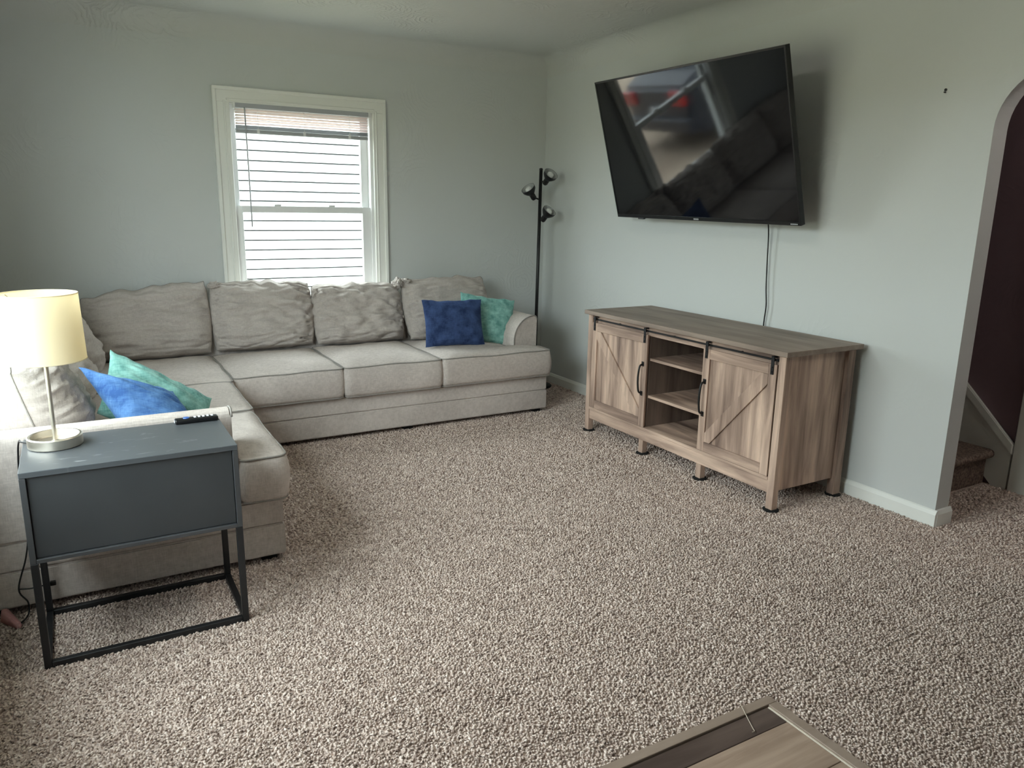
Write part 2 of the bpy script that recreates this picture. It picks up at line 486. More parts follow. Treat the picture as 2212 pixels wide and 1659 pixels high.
# right wall with the round-cornered archway
AY0, AY1, AR, AZ = 1.821, 0.93, 0.229, 1.713
poly = [(YB, 0), (AY0, 0), (AY0, AZ)]
for k in range(1, 13):
    a = k/12*PI/2
    poly.append((AY0-AR+AR*math.cos(a), AZ+AR*math.sin(a)))
for k in range(0, 13):
    a = PI/2+k/12*PI/2
    poly.append((AY1+AR+AR*math.cos(a), AZ+AR*math.sin(a)))
poly += [(AY1, 0), (YF, 0), (YF, 2.52), (YB, 2.52)]
wr = struct(prism('wall_right', poly, 'x', XR, XR+0.1, M['wall']))

# ceiling with a plaster cove all round
CR = 0.13
def ceiling_mesh():
    V, Fc = [], []
    n = 14
    for i in range(n+1):
        a = i/n*PI/2
        d = CR*(1-math.cos(a)); z = ZC-CR+CR*math.sin(a)
        for (x, y) in ((XL+d, YF+d), (XR-d, YF+d), (XR-d, YB-d), (XL+d, YB-d)):
            V.append((x, y, z))
    for i in range(n):
        for k in range(4):
            l = (k+1) % 4
            Fc.append((i*4+k, i*4+l, (i+1)*4+l, (i+1)*4+k))
    Fc.append(tuple(n*4+k for k in range(4)))
    b = len(V)   # roof slab above
    for z in (ZC+0.06, ZC+0.12):
        for (x, y) in ((XL-T, YF-T), (4.3, YF-T), (4.3, YB+T), (XL-T, YB+T)):
            V.append((x, y, z))
    Fc += [(b, b+3, b+2, b+1), (b+4, b+5, b+6, b+7)]
    for k in range(4):
        l = (k+1) % 4
        Fc.append((b+k, b+l, b+4+l, b+4+k))
    return V, Fc
V, Fc = ceiling_mesh()
ce = struct(mesh('ceiling', V, Fc, M['ceiling']))
for p in ce.data.polygons[:14*4]:
    p.use_smooth = True
for e in ce.data.edges:
    a, b_ = [ce.data.vertices[i].co for i in e.vertices]
    if abs(a.z-b_.z) > 1e-4:
        e.use_edge_sharp = True

# baseboards
bb = [(0, 0), (0.014, 0), (0.014, 0.058), (0.010, 0.066), (0.006, 0.074), (0, 0.078)]
struct(prism('baseboard_right', [(XR-d, z) for d, z in bb], 'y', AY0-0.012, YB, M['trim']))
struct(prism('baseboard_back', [(YB-d, z) for d, z in bb], 'x', XL, XR-0.015, M['trim']))
struct(prism('baseboard_left', [(XL+d, z) for d, z in bb], 'y', YF, YB-0.015, M['trim']))
struct(prism('baseboard_arch', [(AY0-d, z) for d, z in bb], 'x', XR+0.0005, XR+0.115, M['trim']))
struct(prism('baseboard_stair', [(XR+0.1+d, z) for d, z in bb], 'y', AY0, 1.98, M['trim']))

# stair hall behind the arch
struct(boxes('wall_stair', [((4.07, YF, 0), (4.17, YB+T, 2.52)), ((XR+0.1005, 4.6, 0), (4.07, 4.7, 2.52))], M['stair_wall'], bevel=0))
st = thing('staircase', (3.70, 2.02, 0), 'dark brown carpeted stairs rising beyond the archway', 'stairs')
M['stair_carpet'] = noisy('brown_stair_carpet', srgb(96, 82, 74), srgb(150, 132, 120), (80, 80, 80), rough=1.0, bump=0.5, bscale=120, spec=0.05)
RISE, RUN = 0.19, 0.235
for i in range(7):
    y0 = 2.02+i*RUN; z1 = RISE*(i+1)
    prof = [(y0+0.02, RISE*i if i else 0.0), (y0+0.02, z1-0.045)]
    for k in range(7):
        a = -PI/2-k/6*PI
        prof.append((y0+0.0+0.022*math.cos(a)+0.005, z1-0.0225+0.0225*math.sin(a)))
    prof += [(y0+RUN+0.02, z1), (y0+RUN+0.02, RISE*i if i else 0.0)]
    prism('step', prof, 'x', XR+0.102, 4.05, M['stair_carpet'], st)
slope = RISE/RUN
def sk(y): return 0.255+(y-1.935)*0.95
struct(prism('trim_1', [(1.925, 0.0), (1.925, sk(1.925)), (3.4, sk(3.4)), (3.4, sk(3.4)-0.33), (2.0, 0.0)], 'x', 4.050, 4.0695, M['stair_trim'], bevel=0.002))
struct(prism('trim_2', [(1.915, sk(1.915)-0.045), (1.915, sk(1.915)+0.012), (3.4, sk(3.4)+0.012), (3.4, sk(3.4)-0.045)], 'x', 4.030, 4.0500, M['stair_trim'], bevel=0.004, seg=2))
struct(boxes('trim_3', [((4.035, 1.80, 0), (4.0695, 1.912, 2.1)), ((4.045, 1.70, 0), (4.0695, 1.80, 2.1))], M['stair_trim'], bevel=0.004))

# laminate entry patch with transition strip; its planks are pieces of the floor
def floor_piece(name, lo, hi, mat):
    return box(name, lo, hi, mat, fl, bevel=0.0012)
LX, LY = 1.59, 1.273
floor_piece('transition_strip', (-0.44, LY, 0.0), (LX+0.036, LY+0.030, 0.011), M['molding'])
floor_piece('transition_strip', (LX+0.004, YF+0.01, 0.0), (LX+0.036, LY-0.0005, 0.011), M['molding'])
floor_piece('seam_strip', (LX-0.003, YF+0.01, 0.0), (LX+0.0035, LY-0.004, 0.0075), M['cream'])
rows = [(1.2005, LY-0.003, 'lam_dark')]
y = 1.2
alt = ['lam_light', 'lam_dark', 'lam_light', 'lam_light', 'lam_dark']
k = 0
while y > YF+0.2:
    rows.append((y-0.174, y-0.0008, alt[k % 5])); y -= 0.175; k += 1
for i, (a, b_, mname) in enumerate(rows):
    cut = 0.35+0.37*((i*0.618) % 1)*2
    floor_piece('plank', (-0.44, a, 0.0), (cut-0.0006, b_, 0.006), M[mname])
    floor_piece('plank', (cut+0.0006, a, 0.0), (LX-0.004, b_, 0.006), M['lam_light' if (mname == 'lam_dark' and i) else mname])

# carpet pile: thousands of twisted tufts
def carpet_pile():
    pts = []
    for (x0, x1, y0, y1, sp) in ((-0.44, XR-0.016, 1.305, 3.0, 0.0082), (LX+0.038, XR-0.016, 0.2, 1.305, 0.0082), (-0.44, XR-0.016, 3.0, 4.45, 0.0098),
                                 (2.72, XR-0.016, 4.45, YB-0.016, 0.0115), (XR-0.016, 4.04, 0.95, 1.81, 0.0105), (XR+0.117, 4.04, 1.81, 2.03, 0.0105)):
        nx = int((x1-x0)/sp); ny = int((y1-y0)/sp)
        gx, gy = np.meshgrid(x0+(np.arange(nx)+0.5)*sp, y0+(np.arange(ny)+0.5)*sp)
        q = np.stack([gx.ravel(), gy.ravel(), np.full(gx.size, sp)], 1)
        q[:, :2] += RNG.uniform(-0.45, 0.45, (len(q), 2))*sp
        pts.append(q)
    P = np.concatenate(pts)
    # not under the sofa
    hid = ((P[:, 0] < 0.55) & (P[:, 1] > 2.95) & (P[:, 1] < 4.5)) | ((P[:, 1] > 4.36) & (P[:, 0] < 2.66))
    P = P[~hid]
    n = len(P); sp = P[:, 2]
    ang = RNG.uniform(0, 2*PI, n); wdt = sp*RNG.uniform(0.6, 1.0, n); h = RNG.uniform(0.005, 0.0095, n)
    lean = RNG.normal(0, 0.004, (n, 2))
    V = np.zeros((n, 7, 3), np.float32)
    for k in range(3):      # lower triangle and upper, smaller, turned triangle, then the tip
        a = ang+k*2*PI/3
        V[:, k, 0] = P[:, 0]+np.cos(a)*wdt; V[:, k, 1] = P[:, 1]+np.sin(a)*wdt; V[:, k, 2] = -0.001
        a2 = a+0.6
        V[:, 3+k, 0] = P[:, 0]+lean[:, 0]*0.6+np.cos(a2)*wdt*0.72; V[:, 3+k, 1] = P[:, 1]+lean[:, 1]*0.6+np.sin(a2)*wdt*0.72; V[:, 3+k, 2] = h*0.68
    V[:, 6, 0] = P[:, 0]+lean[:, 0]; V[:, 6, 1] = P[:, 1]+lean[:, 1]; V[:, 6, 2] = h
    tri = np.array([(0, 1, 4), (0, 4, 3), (1, 2, 5), (1, 5, 4), (2, 0, 3), (2, 3, 5), (3, 4, 6), (4, 5, 6), (5, 3, 6)])
    Fc = (np.arange(n)[:, None, None]*7+tri[None]).reshape(-1, 3)
    me = bpy.data.meshes.new('carpet_pile')
    me.vertices.add(n*7); me.vertices.foreach_set('co', V.ravel())
    nf = len(Fc)
    me.loops.add(nf*3); me.loops.foreach_set('vertex_index', Fc.ravel().astype(np.int32))
    me.polygons.add(nf); me.polygons.foreach_set('loop_start', np.arange(0, nf*3, 3, dtype=np.int32))
    me.update(calc_edges=True)
    at = me.attributes.new('tuft', 'FLOAT', 'POINT')
    at.data.foreach_set('value', np.repeat(np.clip(RNG.normal(0.5, 0.23, n), 0, 1).astype(np.float32), 7))
    o = link('carpet_pile', me, M['carpet'])
    return tag(o, 'taupe twist pile carpet covering the living room floor', 'carpet', kind='stuff')
carpet_pile()

# ------------------------------------------------------------------ windows
def window_unit(name, axis, hole, inner, outward, casing=0.10, with_blind=False, xin=0.0):
    """double hung window.  axis: direction the window runs along; inner: wall face coordinate; outward: +1/-1"""
    l0, l1, z0, z1 = hole
    def B(lst, nm, mat, parent, bevel=0.0015):
        out = []
        for (a0, a1, d0, d1, b0, b1) in lst:      # along, depth (positive outward), z
            p0, p1 = sorted((inner+outward*d0, inner+outward*d1))
            if axis == 'x': out.append(((a0, p0, b0), (a1, p1, b1)))
            else: out.append(((p0, a0, b0), (p1, a1, b1)))
        return boxes(nm, out, mat, parent, bevel)
    # frame lining = the window object itself
    w = B([(l0, l0+0.012, 0.0, 0.13, z0, z1), (l1-0.012-xin, l1, 0.0, 0.13, z0, z1), (l0+0.012, l1-0.012-xin, 0.0, 0.13, z1-0.012, z1), (l0+0.012, l1-0.012-xin, 0.0, 0.13, z0, z0+0.012)], name, M['vinyl'], None, 0)
    struct(w)
    c = casing
    for nm, (a0, a1, b0, b1), inn in (('casing', (l0-c+0.01, l0+0.01, z0, z1+c-0.018), 1), ('casing', (l1-0.01, l1+c-0.02, z0, z1+c-0.018), -1), ('casing', (l0-c+0.01, l1+c-0.02, z1-0.01, z1+c-0.018), 0)):
        if inn == 0:
            B([(a0, a1, -0.018, 0, b0, b1), (a0, a1, -0.030, -0.018, b1-0.022, b1), (a0+0.08, a1-0.08, -0.024, -0.018, b0+0.012, b0+0.024)], nm, M['trim'], w, 0.003)
        else:
            e = a0 if inn == 1 else a1
            B([(a0, a1, -0.018, 0, b0, b1-0.09), (min(e, e+inn*0.022), max(e, e+inn*0.022), -0.030, -0.018, b0, b1-0.02),
               (min(e+inn*0.062, e+inn*0.074), max(e+inn*0.062, e+inn*0.074), -0.024, -0.018, b0, b1-0.08)], nm, M['trim'], w, 0.003)
    B([(l0-c, l1+c, -0.045, 0.0, z0-0.028, z0)], 'stool', M['trim'], w, 0.004)
    B([(l0-c+0.02, l1+c-0.02, -0.018, 0.0, z0-0.10, z0-0.028)], 'apron', M['trim'], w, 0.003)
    a0, a1 = l0+0.012, l1-0.012-xin
    zm = (z0+z1)/2-0.012
    up = B([(a0, a0+0.038, 0.055, 0.085, zm-0.018, z1-0.012), (a1-0.05, a1, 0.055, 0.085, zm-0.018, z1-0.012), (a0+0.038, a1-0.05, 0.055, 0.085, z1-0.06, z1-0.012), (a0+0.038, a1-0.05, 0.055, 0.085, zm-0.018, zm+0.018)], 'upper_sash', M['vinyl'], w)
    lo = B([(a0, a0+0.046, 0.02, 0.05, z0+0.012, zm+0.024), (a1-0.058, a1, 0.02, 0.05, z0+0.012, zm+0.024), (a0+0.046, a1-0.058, 0.02, 0.05, z0+0.012, z0+0.07), (a0+0.046, a1-0.058, 0.02, 0.05, zm-0.018, zm+0.024)], 'lower_sash', M['vinyl'], w)
    B([(a0+0.03, a1-0.04, 0.068, 0.072, zm, z1-0.05)], 'pane', M['glass'], up, 0)
    B([(a0+0.04, a1-0.05, 0.033, 0.037, z0+0.06, zm)], 'pane', M['glass'], lo, 0)
    for f in (0.3, 0.7):
        x = a0+(a1-a0)*f
        B([(x-0.022, x+0.022, 0.024, 0.048, zm+0.024, zm+0.036)], 'sash_lock', M['vinyl'], lo, 0.002)
    return w
window_unit('window_1', 'x', BW, YB, +1, xin=0.018)
window_unit('window_2', 'y', LW, XL, -1)

# raised mini blind in the back window
bl = thing('mini_blind', (1.39, YB+0.014, 1.80), 'raised white mini blind bunched at the top of the window', 'blind')
bx0, bx1, by = 0.962, 1.838, YB-0.004
box('headrail', (bx0, by-0.012, 1.953), (bx1, by+0.020, 1.985), M['blind_backlit'], bl, 0.002)
for x in (bx0, bx1):
    box('end_bracket', (x-0.006, by-0.016, 1.948), (x+0.006, by+0.020, 1.9855), M['vinyl'], bl, 0.001)
def slat_mesh(z, rise, run):
    V, Fc = [], []
    for i in range(7):
        t = i/6-0.5
        y = by+0.004+t*run; zz = z+0.002*(1-4*t*t)-t*rise
        V += [(bx0+0.006, y, zz), (bx1-0.010, y, zz), (bx0+0.006, y, zz-0.0008), (bx1-0.010, y, zz-0.0008)]
    for i in range(6):
        a = i*4; b_ = a+4
        Fc += [(a, a+1, b_+1, b_), (a+2, b_+2, b_+3, a+3), (a, b_, b_+2, a+2), (a+1, a+3, b_+3, b_+1)]
    Fc += [(0, 2, 3, 1), (24, 25, 27, 26)]
    return V, Fc
for i in range(6):
    V, Fc = slat_mesh(1.860+i*0.0165, 0.010, 0.024)
    mesh('slat', V, Fc, M['blind'], bl)
for i in range(8):       # tightly bunched slats right above the bottom rail
    V, Fc = slat_mesh(1.828+i*0.003, 0.0, 0.025)
    mesh('slat', V, Fc, M['blind_backlit'], bl)
box('bottom_rail', (bx0+0.004, by-0.009, 1.802), (bx1-0.012, by+0.017, 1.824), M['blind_backlit'], bl, 0.003)
for x in (bx0+0.14, 1.395, bx1-0.14):
    box('ladder_clip', (x-0.008, by-0.012, 1.806), (x+0.008, by-0.008, 1.832), M['vinyl'], bl, 0.001)
    tube('ladder_cord', [(x, by-0.010, 1.83), (x, by-0.010, 1.953)], 0.0011, M['vinyl'], bl, 5)
tube('tilt_wand', [(1.022, by-0.02, 1.955), (1.022, by-0.026, 1.94), (1.024, by-0.030, 1.60), (1.026, by-0.030, 1.225)], 0.0042, M['blind_backlit'], bl, 6)

# ------------------------------------------------------------------ outside
GZ = -0.55
struct(box('ground_lawn', (-30, -30, GZ-0.3), (30, 40, GZ-0.02), M['lawn'], bevel=0))
struct(box('ground_driveway', (-14, 6.2, GZ-0.02), (0.9, 20, GZ), M['ground'], bevel=0))
struct(box('upper_storey', (XL-T, YF-T, 2.582), (4.3, YB+T, 4.2), M['siding'], bevel=0))
# houses on the other side of the side yard, seen only as the light they throw back through the left window
struct(box('side_yard_house', (-14.0, -12.0, GZ-0.02), (-7.5, 5.5, 2.35), noisy('beige_stucco', srgb(172, 166, 144), srgb(190, 182, 158), (1, 1, 1), rough=0.9), bevel=0))
NH = thing('neighbor_house', (4.0, 8.5, GZ), 'white clapboard house wall seen through the window', 'building')
HX0, HX1, HY = 0.55, 11.0, 8.44
box('house_wall', (HX0+0.02, HY+0.035, GZ), (HX1, HY+5.0, 3.3), plain('grey_lap_shade', srgb(84, 86, 88), 0.8), NH, 0)  # dark backing in the gaps stands in for shade under each siding lap
PIT = 0.1016
def siding_board(z):
    z1 = z+PIT-0.014
    V = [(HX0, HY-0.004, z), (HX1, HY-0.004, z), (HX1, HY+0.008, z1), (HX0, HY+0.008, z1),
         (HX0, HY+0.036, z), (HX1, HY+0.036, z), (HX1, HY+0.036, z1), (HX0, HY+0.036, z1)]
    Fc = [(0, 1, 2, 3), (0, 4, 5, 1), (4, 7, 6, 5), (2, 6, 7, 3), (0, 3, 7, 4), (1, 5, 6, 2)]
    return V, Fc
nb = int((3.2-GZ)/PIT)
V, Fc = siding_board(0)
sb0 = None
for i in range(nb):
    if sb0 is None:
        sb0 = mesh('siding_board', V, Fc, M['siding'], NH); o = sb0
    else:
        o = sb0.copy(); COL.objects.link(o)
    o.location = (0, 0, GZ+0.02+i*PIT)
box('corner_board', (HX0-0.03, HY-0.03, GZ), (HX0+0.06, HY+0.1, 3.2), M['siding'], NH, 0.002)
prism('roof', [(HY-0.35, 3.2), (HY-0.35, 3.3), (HY+2.5, 4.8), (HY+5.35, 3.3), (HY+5.35, 3.2)], 'x', HX0-0.3, HX1+0.3, plain('grey_shingle', srgb(96, 94, 92), 0.9), NH)

# ------------------------------------------------------------------ sofa
sofa = thing('sectional_sofa', (0.9, 4.2, 0), 'grey linen L shaped sectional sofa with loose back cushions', 'sofa')
SZ0, SZ1 = 0.030, 0.262
FB, FL_, FX, FYN = 4.272, 0.62, 2.74, 2.842    # back run front, left run front, right end, near end
SB, SLft = 5.165, -0.42
basepoly = [(SLft, FYN), (FL_, FYN), (FL_, FB), (FX, FB), (FX, SB), (SLft, SB)]
prism('base', basepoly, 'z', SZ0, 0.158, M['sofa'], sofa, 0.006, 2)
prism('base_band', [(SLft+0.002, FYN+0.002), (FL_-0.002, FYN+0.002), (FL_-0.002, FB+0.002), (FX-0.002, FB+0.002), (FX-0.002, SB-0.002), (SLft+0.002, SB-0.002)], 'z', 0.1585, SZ1, M['sofa'], sofa, 0.007, 2)
for (x, y) in ((FL_-0.09, FYN+0.03), (SLft+0.03, FYN+0.03), (FX-0.09, FB+0.03), (FX-0.09, SB-0.09), (FL_+0.03, FB+0.03), (SLft+0.03, SB-0.09), (1.7, FB+0.03)):
    box('foot', (x, y, 0.0), (x+0.06, y+0.06, SZ0+0.002), M['rubber'], sofa, 0.003)
boxes('back_frame', [((SLft, SB-0.15, SZ1), (FX, SB, 0.60)), ((SLft, FYN, SZ1), (SLft+0.13, SB-0.15, 0.60))], M['sofa'], sofa, 0.02, 3)

def arm_profile(outer, inner, top, z0=SZ1):
    """flat outer face, rolled inner shoulder"""
    pts = [(outer, z0), (outer, top-0.03)]
    d = inner-outer
    for k in range(5):
        a = k/4*PI/2
        pts.append((outer+d*0.12*(1-math.cos(a)), top-0.03+0.03*math.sin(a)))
    for k in range(1, 13):
        a = k/12*PI/2
        pts.append((outer+d*(0.12+0.80*math.sin(a)), top-0.17*(1-math.cos(a))))
    pts.append((inner-d*0.08, z0))
    return pts
pr = arm_profile(2.74, 2.545, 0.652)
am = prism('arm', pr, 'y', 4.425, SB-0.002, M['sofa'], sofa, 0.006, 2)
tube('piping', [(x, 4.424, z) for x, z in pr[1:]], 0.004, M['piping'], am, 6)
pr = arm_profile(2.842, 3.045, 0.640)
am = prism('arm', pr, 'x', SLft+0.01, 0.448, M['sofa'], sofa, 0.006, 2)
tube('piping', [(0.449, y, z) for y, z in pr[1:]], 0.004, M['piping'], am, 6)

def rounded(poly, r, step=0.03):
    P = [Vector(p).to_2d() for p in poly]
    out = []
    n = len(P)
    for i in range(n):
        a, b, c = P[i-1], P[i], P[(i+1) % n]
        rr = r[i] if isinstance(r, (list, tuple)) else r
        d1 = (a-b).normalized(); d2 = (c-b).normalized()
        s, e = b+d1*rr, b+d2*rr
        if out:
            L0 = (s-out[-1]).length
            k = max(1, int(L0/step)); last = out[-1]
            for j in range(1, k): out.append(last.lerp(s, j/k))
        for j in range(7):
            t = j/6
            out.append((1-t)**2*s+2*t*(1-t)*b+t*t*e)
    last = out[-1]; L0 = (out[0]-last).length; k = max(1, int(L0/step))
    for j in range(1, k): out.append(last.lerp(out[0], j/k))
    return out

def seat_cushion(poly, center, seed, z0=0.266, z1=0.440, crown=0.026, r=0.035, bulge=0.014):
    O = rounded(poly, r)
    n = len(O); c = Vector(center).to_2d()
    # orientation and outward normals
    area = sum(O[i].x*O[(i+1) % n].y-O[(i+1) % n].x*O[i].y for i in range(n))
    if area < 0: O = O[::-1]
    N = []
    for i in range(n):
        t = (O[(i+1) % n]-O[i-1]).normalized(); N.append(Vector((t.y, -t.x)))
    V, Fc = [], []
    def jit(p, s=1.0): return noise.noise(Vector((p.x*5+seed, p.y*5, seed*3.1)))*0.006*s
    S = 8
    for k in range(S+1):
        t = k/S
        for i in range(n):
            off = bulge*math.sin(PI*t)**0.7 if 0 < t < 1 else 0.0
            q = O[i]+N[i]*(off+noise.noise(Vector((O[i].x*7, O[i].y*7, t*2+seed)))*0.005)
            V.append((q.x, q.y, z0+(z1-z0)*t+jit(O[i])*t))
    RN = 12
    for k in range(1, RN+1):
        f = 1-k/RN
        if k == RN:
            V.append((c.x, c.y, z1+crown+jit(c)))
        else:
            for i in range(n):
                q = c+(O[i]-c)*f
                e = 1-f**4
                V.append((q.x, q.y, z1+crown*e+jit(q)+noise.noise(Vector((q.x*14, q.y*9, seed)))*0.004*min(1, e*3)))
    rows_ = S+RN
    for k in range(rows_-1):
        for i in range(n):
            j = (i+1) % n
            Fc.append((k*n+i, k*n+j, (k+1)*n+j, (k+1)*n+i))
    top = rows_*n
    for i in range(n):
        Fc.append(((rows_-1)*n+i, (rows_-1)*n+(i+1) % n, top))
    Fc.append(tuple(reversed(range(n))))
    o = mesh('seat_cushion', V, Fc, M['sofa'], sofa, smooth=True)
    for lev, nm in ((S, 'piping'), (0, 'piping')):
        tube(nm, [V[lev*n+i] for i in range(n)], 0.0042, M['piping'], o, 6, closed=True)
    return o
G = 0.004
seat_cushion([(0.694, 4.245), (1.315-G, 4.245), (1.315-G, 4.98), (0.694, 4.98)], (1.0, 4.6), 1)
seat_cushion([(1.315+G, 4.240), (1.945-G, 4.240), (1.945-G, 4.98), (1.315+G, 4.98)], (1.63, 4.6), 2, z1=0.442, crown=0.03)
seat_cushion([(1.945+G, 4.242), (2.745, 4.242), (2.745, 4.405), (2.535, 4.425), (2.535, 4.98), (1.945+G, 4.98)], (2.2, 4.36), 3, r=[0.03, 0.03, 0.03, 0.02, 0.03, 0.03])
seat_cushion([(-0.25, 4.19), (0.686, 4.19), (0.686, 4.98), (-0.25, 4.98)], (0.25, 4.6), 4)
seat_cushion([(-0.25, 3.545), (0.662, 3.545), (0.668, 4.182), (-0.25, 4.182)], (0.25, 3.86), 5)
seat_cushion([(0.468, 2.830), (0.638, 2.826), (0.650, 3.537), (-0.25, 3.537), (-0.25, 3.058), (0.455, 3.058)], (0.52, 3.18), 6, z1=0.436, crown=0.03, r=[0.03, 0.045, 0.03, 0.03, 0.03, 0.02])

def pillow(name, c, R, U, w, h, t, mat, parent, seed=0, n=64, pinch=0.05, rnd=0.0, p=2.0, q=0.5, wr=0.004,
           sag=0.0, wfreq=(3, 10), slope=0.0, gather=0.0, bend=0.0, crease=0.0, piping=None):
    """soft cushion: R right, U up; N = R x U faces out"""
    c = Vector(c); R = Vector(R).normalized(); U = Vector(U).normalized(); N = R.cross(U).normalized()      # U may lean sideways: a slumped pillow is sheared
    V, Fc = [], []
    idx = {}
    def P(u, v, s):
        x = w/2*u*(1-pinch*(1-v*v)*u*u)*math.sqrt(max(0, 1-rnd*v*v/2))
        z = h/2*v*(1-pinch*(1-u*u)*v*v)*math.sqrt(max(0, 1-rnd*u*u/2))
        z += slope*u*(v+1)/2
        m = max(0.0, (1-abs(u)**p)*(1-abs(v)**p))
        th = t/2*m**q*(1-sag*v*0.5)
        e = min(1, m*3)
        d = wr*noise.noise(Vector((u*wfreq[0]+seed*7, v*wfreq[1]+seed, s*2.3)))*1.6
        d += wr*0.9*noise.noise(Vector((u*wfreq[0]*0.5, v*wfreq[1]*0.45+u*1.5, seed*3+s)))*1.8
        nn = noise.noise(Vector((u*1.1+seed*5, v*7.5+u*1.6+0.5*noise.noise(Vector((u*2, v*2, seed))), s+seed)))
        g = -gather*(0.25+abs(u)**1.5)*max(0.0, 1-abs(nn)*5)**1.5
        n3 = noise.noise(Vector((u*0.9+seed*9, v*5.0-u*1.1, s*3+seed)))
        g -= gather*0.8*max(0.0, 1-abs(n3)*7)**1.5*max(0.0, 0.35-0.5*v)
        if crease:      # folded, slack cover along the top third
            g += crease*max(0.0, min(1.0, (v+0.05)*2))*noise.ridged_multi_fractal(Vector((u*1.3+seed, v*2.6+u*0.9, seed)), 0.9, 2.1, 2, 1.0, 2.0)*(1 if s > 0 else 0)*0.6
        ed = 0.5*wr*noise.noise(Vector((u*5+seed, v*5, seed)))
        top = math.exp(-((1-v)*4)**2)
        z += top*wr*2.0*noise.noise(Vector((u*4+seed*2, seed*1.3, 0)))
        return c+R*(x+ed)+U*(z+ed)+N*(s*th+(d+g)*e*(1 if s > 0 else 0.4)+bend*(u*u))
    for s in (1, -1):
        for i in range(n+1):
            for j in range(n+1):
                # cosine spacing concentrates points at the edges
                u = math.sin(PI/2*(2*i/n-1)); v = math.sin(PI/2*(2*j/n-1))
                if s == -1 and (i in (0, n) or j in (0, n)):
                    idx[(s, i, j)] = idx[(1, i, j)]
                else:
                    idx[(s, i, j)] = len(V); V.append(P(u, v, s))
        for i in range(n):
            for j in range(n):
                f = (idx[(s, i, j)], idx[(s, i+1, j)], idx[(s, i+1, j+1)], idx[(s, i, j+1)])
                Fc.append(f if s == 1 else tuple(reversed(f)))
    o = mesh(name, V, Fc, mat, parent, smooth=True)
    if piping:
        ring = [(i, 0) for i in range(n)]+[(n, j) for j in range(n)]+[(i, n) for i in range(n, 0, -1)]+[(0, j) for j in range(n, 0, -1)]
        tube('piping', [V[idx[(1, i, j)]] for i, j in ring], 0.0035, piping, o, 5, closed=True)
    return o

def back_cushion(x0, x1, yb, zb, yt, zt, t, seed, **kw):
    c = ((x0+x1)/2, (yb+yt)/2, (zb+zt)/2)
    h = math.hypot(yt-yb, zt-zb)
    a = dict(pinch=-0.015, rnd=0.16, p=4.0, q=0.5, wr=0.006, sag=0.5, gather=0.008, piping=M['piping'])
    a.update(kw)
    return pillow('back_cushion', c, (1, 0, kw.pop('tilt', 0)), (0, yt-yb, zt-zb), x1-x0, h, t, M['sofa_back'], sofa, seed, **{k: v for k, v in a.items() if k != 'tilt'})
back_cushion(0.0, 0.705, 4.96, 0.455, 5.06, 0.865, 0.22, 1, slope=0.045, gather=0.014, wr=0.012)
back_cushion(0.715, 1.345, 4.97, 0.462, 5.06, 0.880, 0.22, 2, gather=0.034, wr=0.013)
back_cushion(1.345, 1.965, 4.93, 0.462, 5.05, 0.850, 0.23, 3, gather=0.024, wr=0.014, wfreq=(4, 8), crease=0.030)
back_cushion(1.975, 2.640, 4.86, 0.462, 5.05, 0.868, 0.20, 4, gather=0.026, wr=0.012)
# left run, facing +x
def left_cushion(y0, y1, xb, zb, xt, zt, t, seed, **kw):
    c = ((xb+xt)/2, (y0+y1)/2, (zb+zt)/2)
    a = dict(pinch=-0.015, rnd=0.2, p=4.0, q=0.5, wr=0.006, sag=0.5, gather=0.008, piping=M['piping']); a.update(kw)
    return pillow('back_cushion', c, (0, 1, 0), (xt-xb, 0, zt-zb), y1-y0, math.hypot(xt-xb, zt-zb), t, M['sofa_back'], sofa, seed, **a)
left_cushion(4.26, 4.86, 0.00, 0.46, -0.16, 0.86, 0.25, 6)
left_cushion(3.66, 4.25, -0.06, 0.46, -0.20, 0.82, 0.27, 7, wr=0.009)
left_cushion(3.04, 3.64, -0.135, 0.455, -0.23, 0.80, 0.32, 8, wr=0.008, rnd=0.3)

def crumple(c, r, seed):
    """gathered tie lump at a cushion corner"""
    bm = bmesh.new()
    bmesh.ops.create_icosphere(bm, subdivisions=4, radius=1.0)
    for v in bm.verts:
        d = v.co.normalized()
        k = 1+0.55*noise.noise(d*2.6+Vector((seed, 0, 0)))+0.35*noise.noise(d*6+Vector((0, seed, 0)))
        v.co = Vector(c)+Vector((d.x*r[0], d.y*r[1], d.z*r[2]))*k
    return bm_obj('corner_tie', bm, M['sofa_back'], sofa, True)
crumple((0.745, 5.03, 0.872), (0.034, 0.03, 0.020), 1)
crumple((1.945, 5.0, 0.845), (0.036, 0.035, 0.032), 2)
crumple((2.01, 5.02, 0.850), (0.045, 0.03, 0.022), 5)
crumple((1.372, 5.0, 0.805), (0.028, 0.03, 0.028), 7)

# ------------------------------------------------------------------ throw pillows
tag(pillow('throw_pillow', (2.170, 4.560, 0.615), (0.985, -0.15, -0.012), (0.02, 0.24, 0.97), 0.415, 0.315, 0.13, M['navy'], None, 11, pinch=0.06, p=2.2, q=0.62, wr=0.003, piping=None),
    'navy velvet throw pillow leaning on teal pillow at sofa end', 'pillow')
tag(pillow('throw_pillow', (2.470, 4.655, 0.605), (0.955, -0.20, -0.16), (0.16, 0.22, 0.95), 0.40, 0.33, 0.13, M['teal'], None, 12, pinch=0.05, p=2.2, q=0.62, wr=0.004),
    'teal velvet throw pillow between navy pillow and sofa arm', 'pillow')
tag(pillow('throw_pillow', (0.212, 3.240, 0.555), (0.90, 0.10, -0.38), (-0.42, 0.52, 0.74), 0.36, 0.34, 0.15, M['blue'], None, 13, pinch=0.07, p=2.2, q=0.6, wr=0.005),
    'bright blue velvet throw pillow lying near the table lamp', 'pillow')
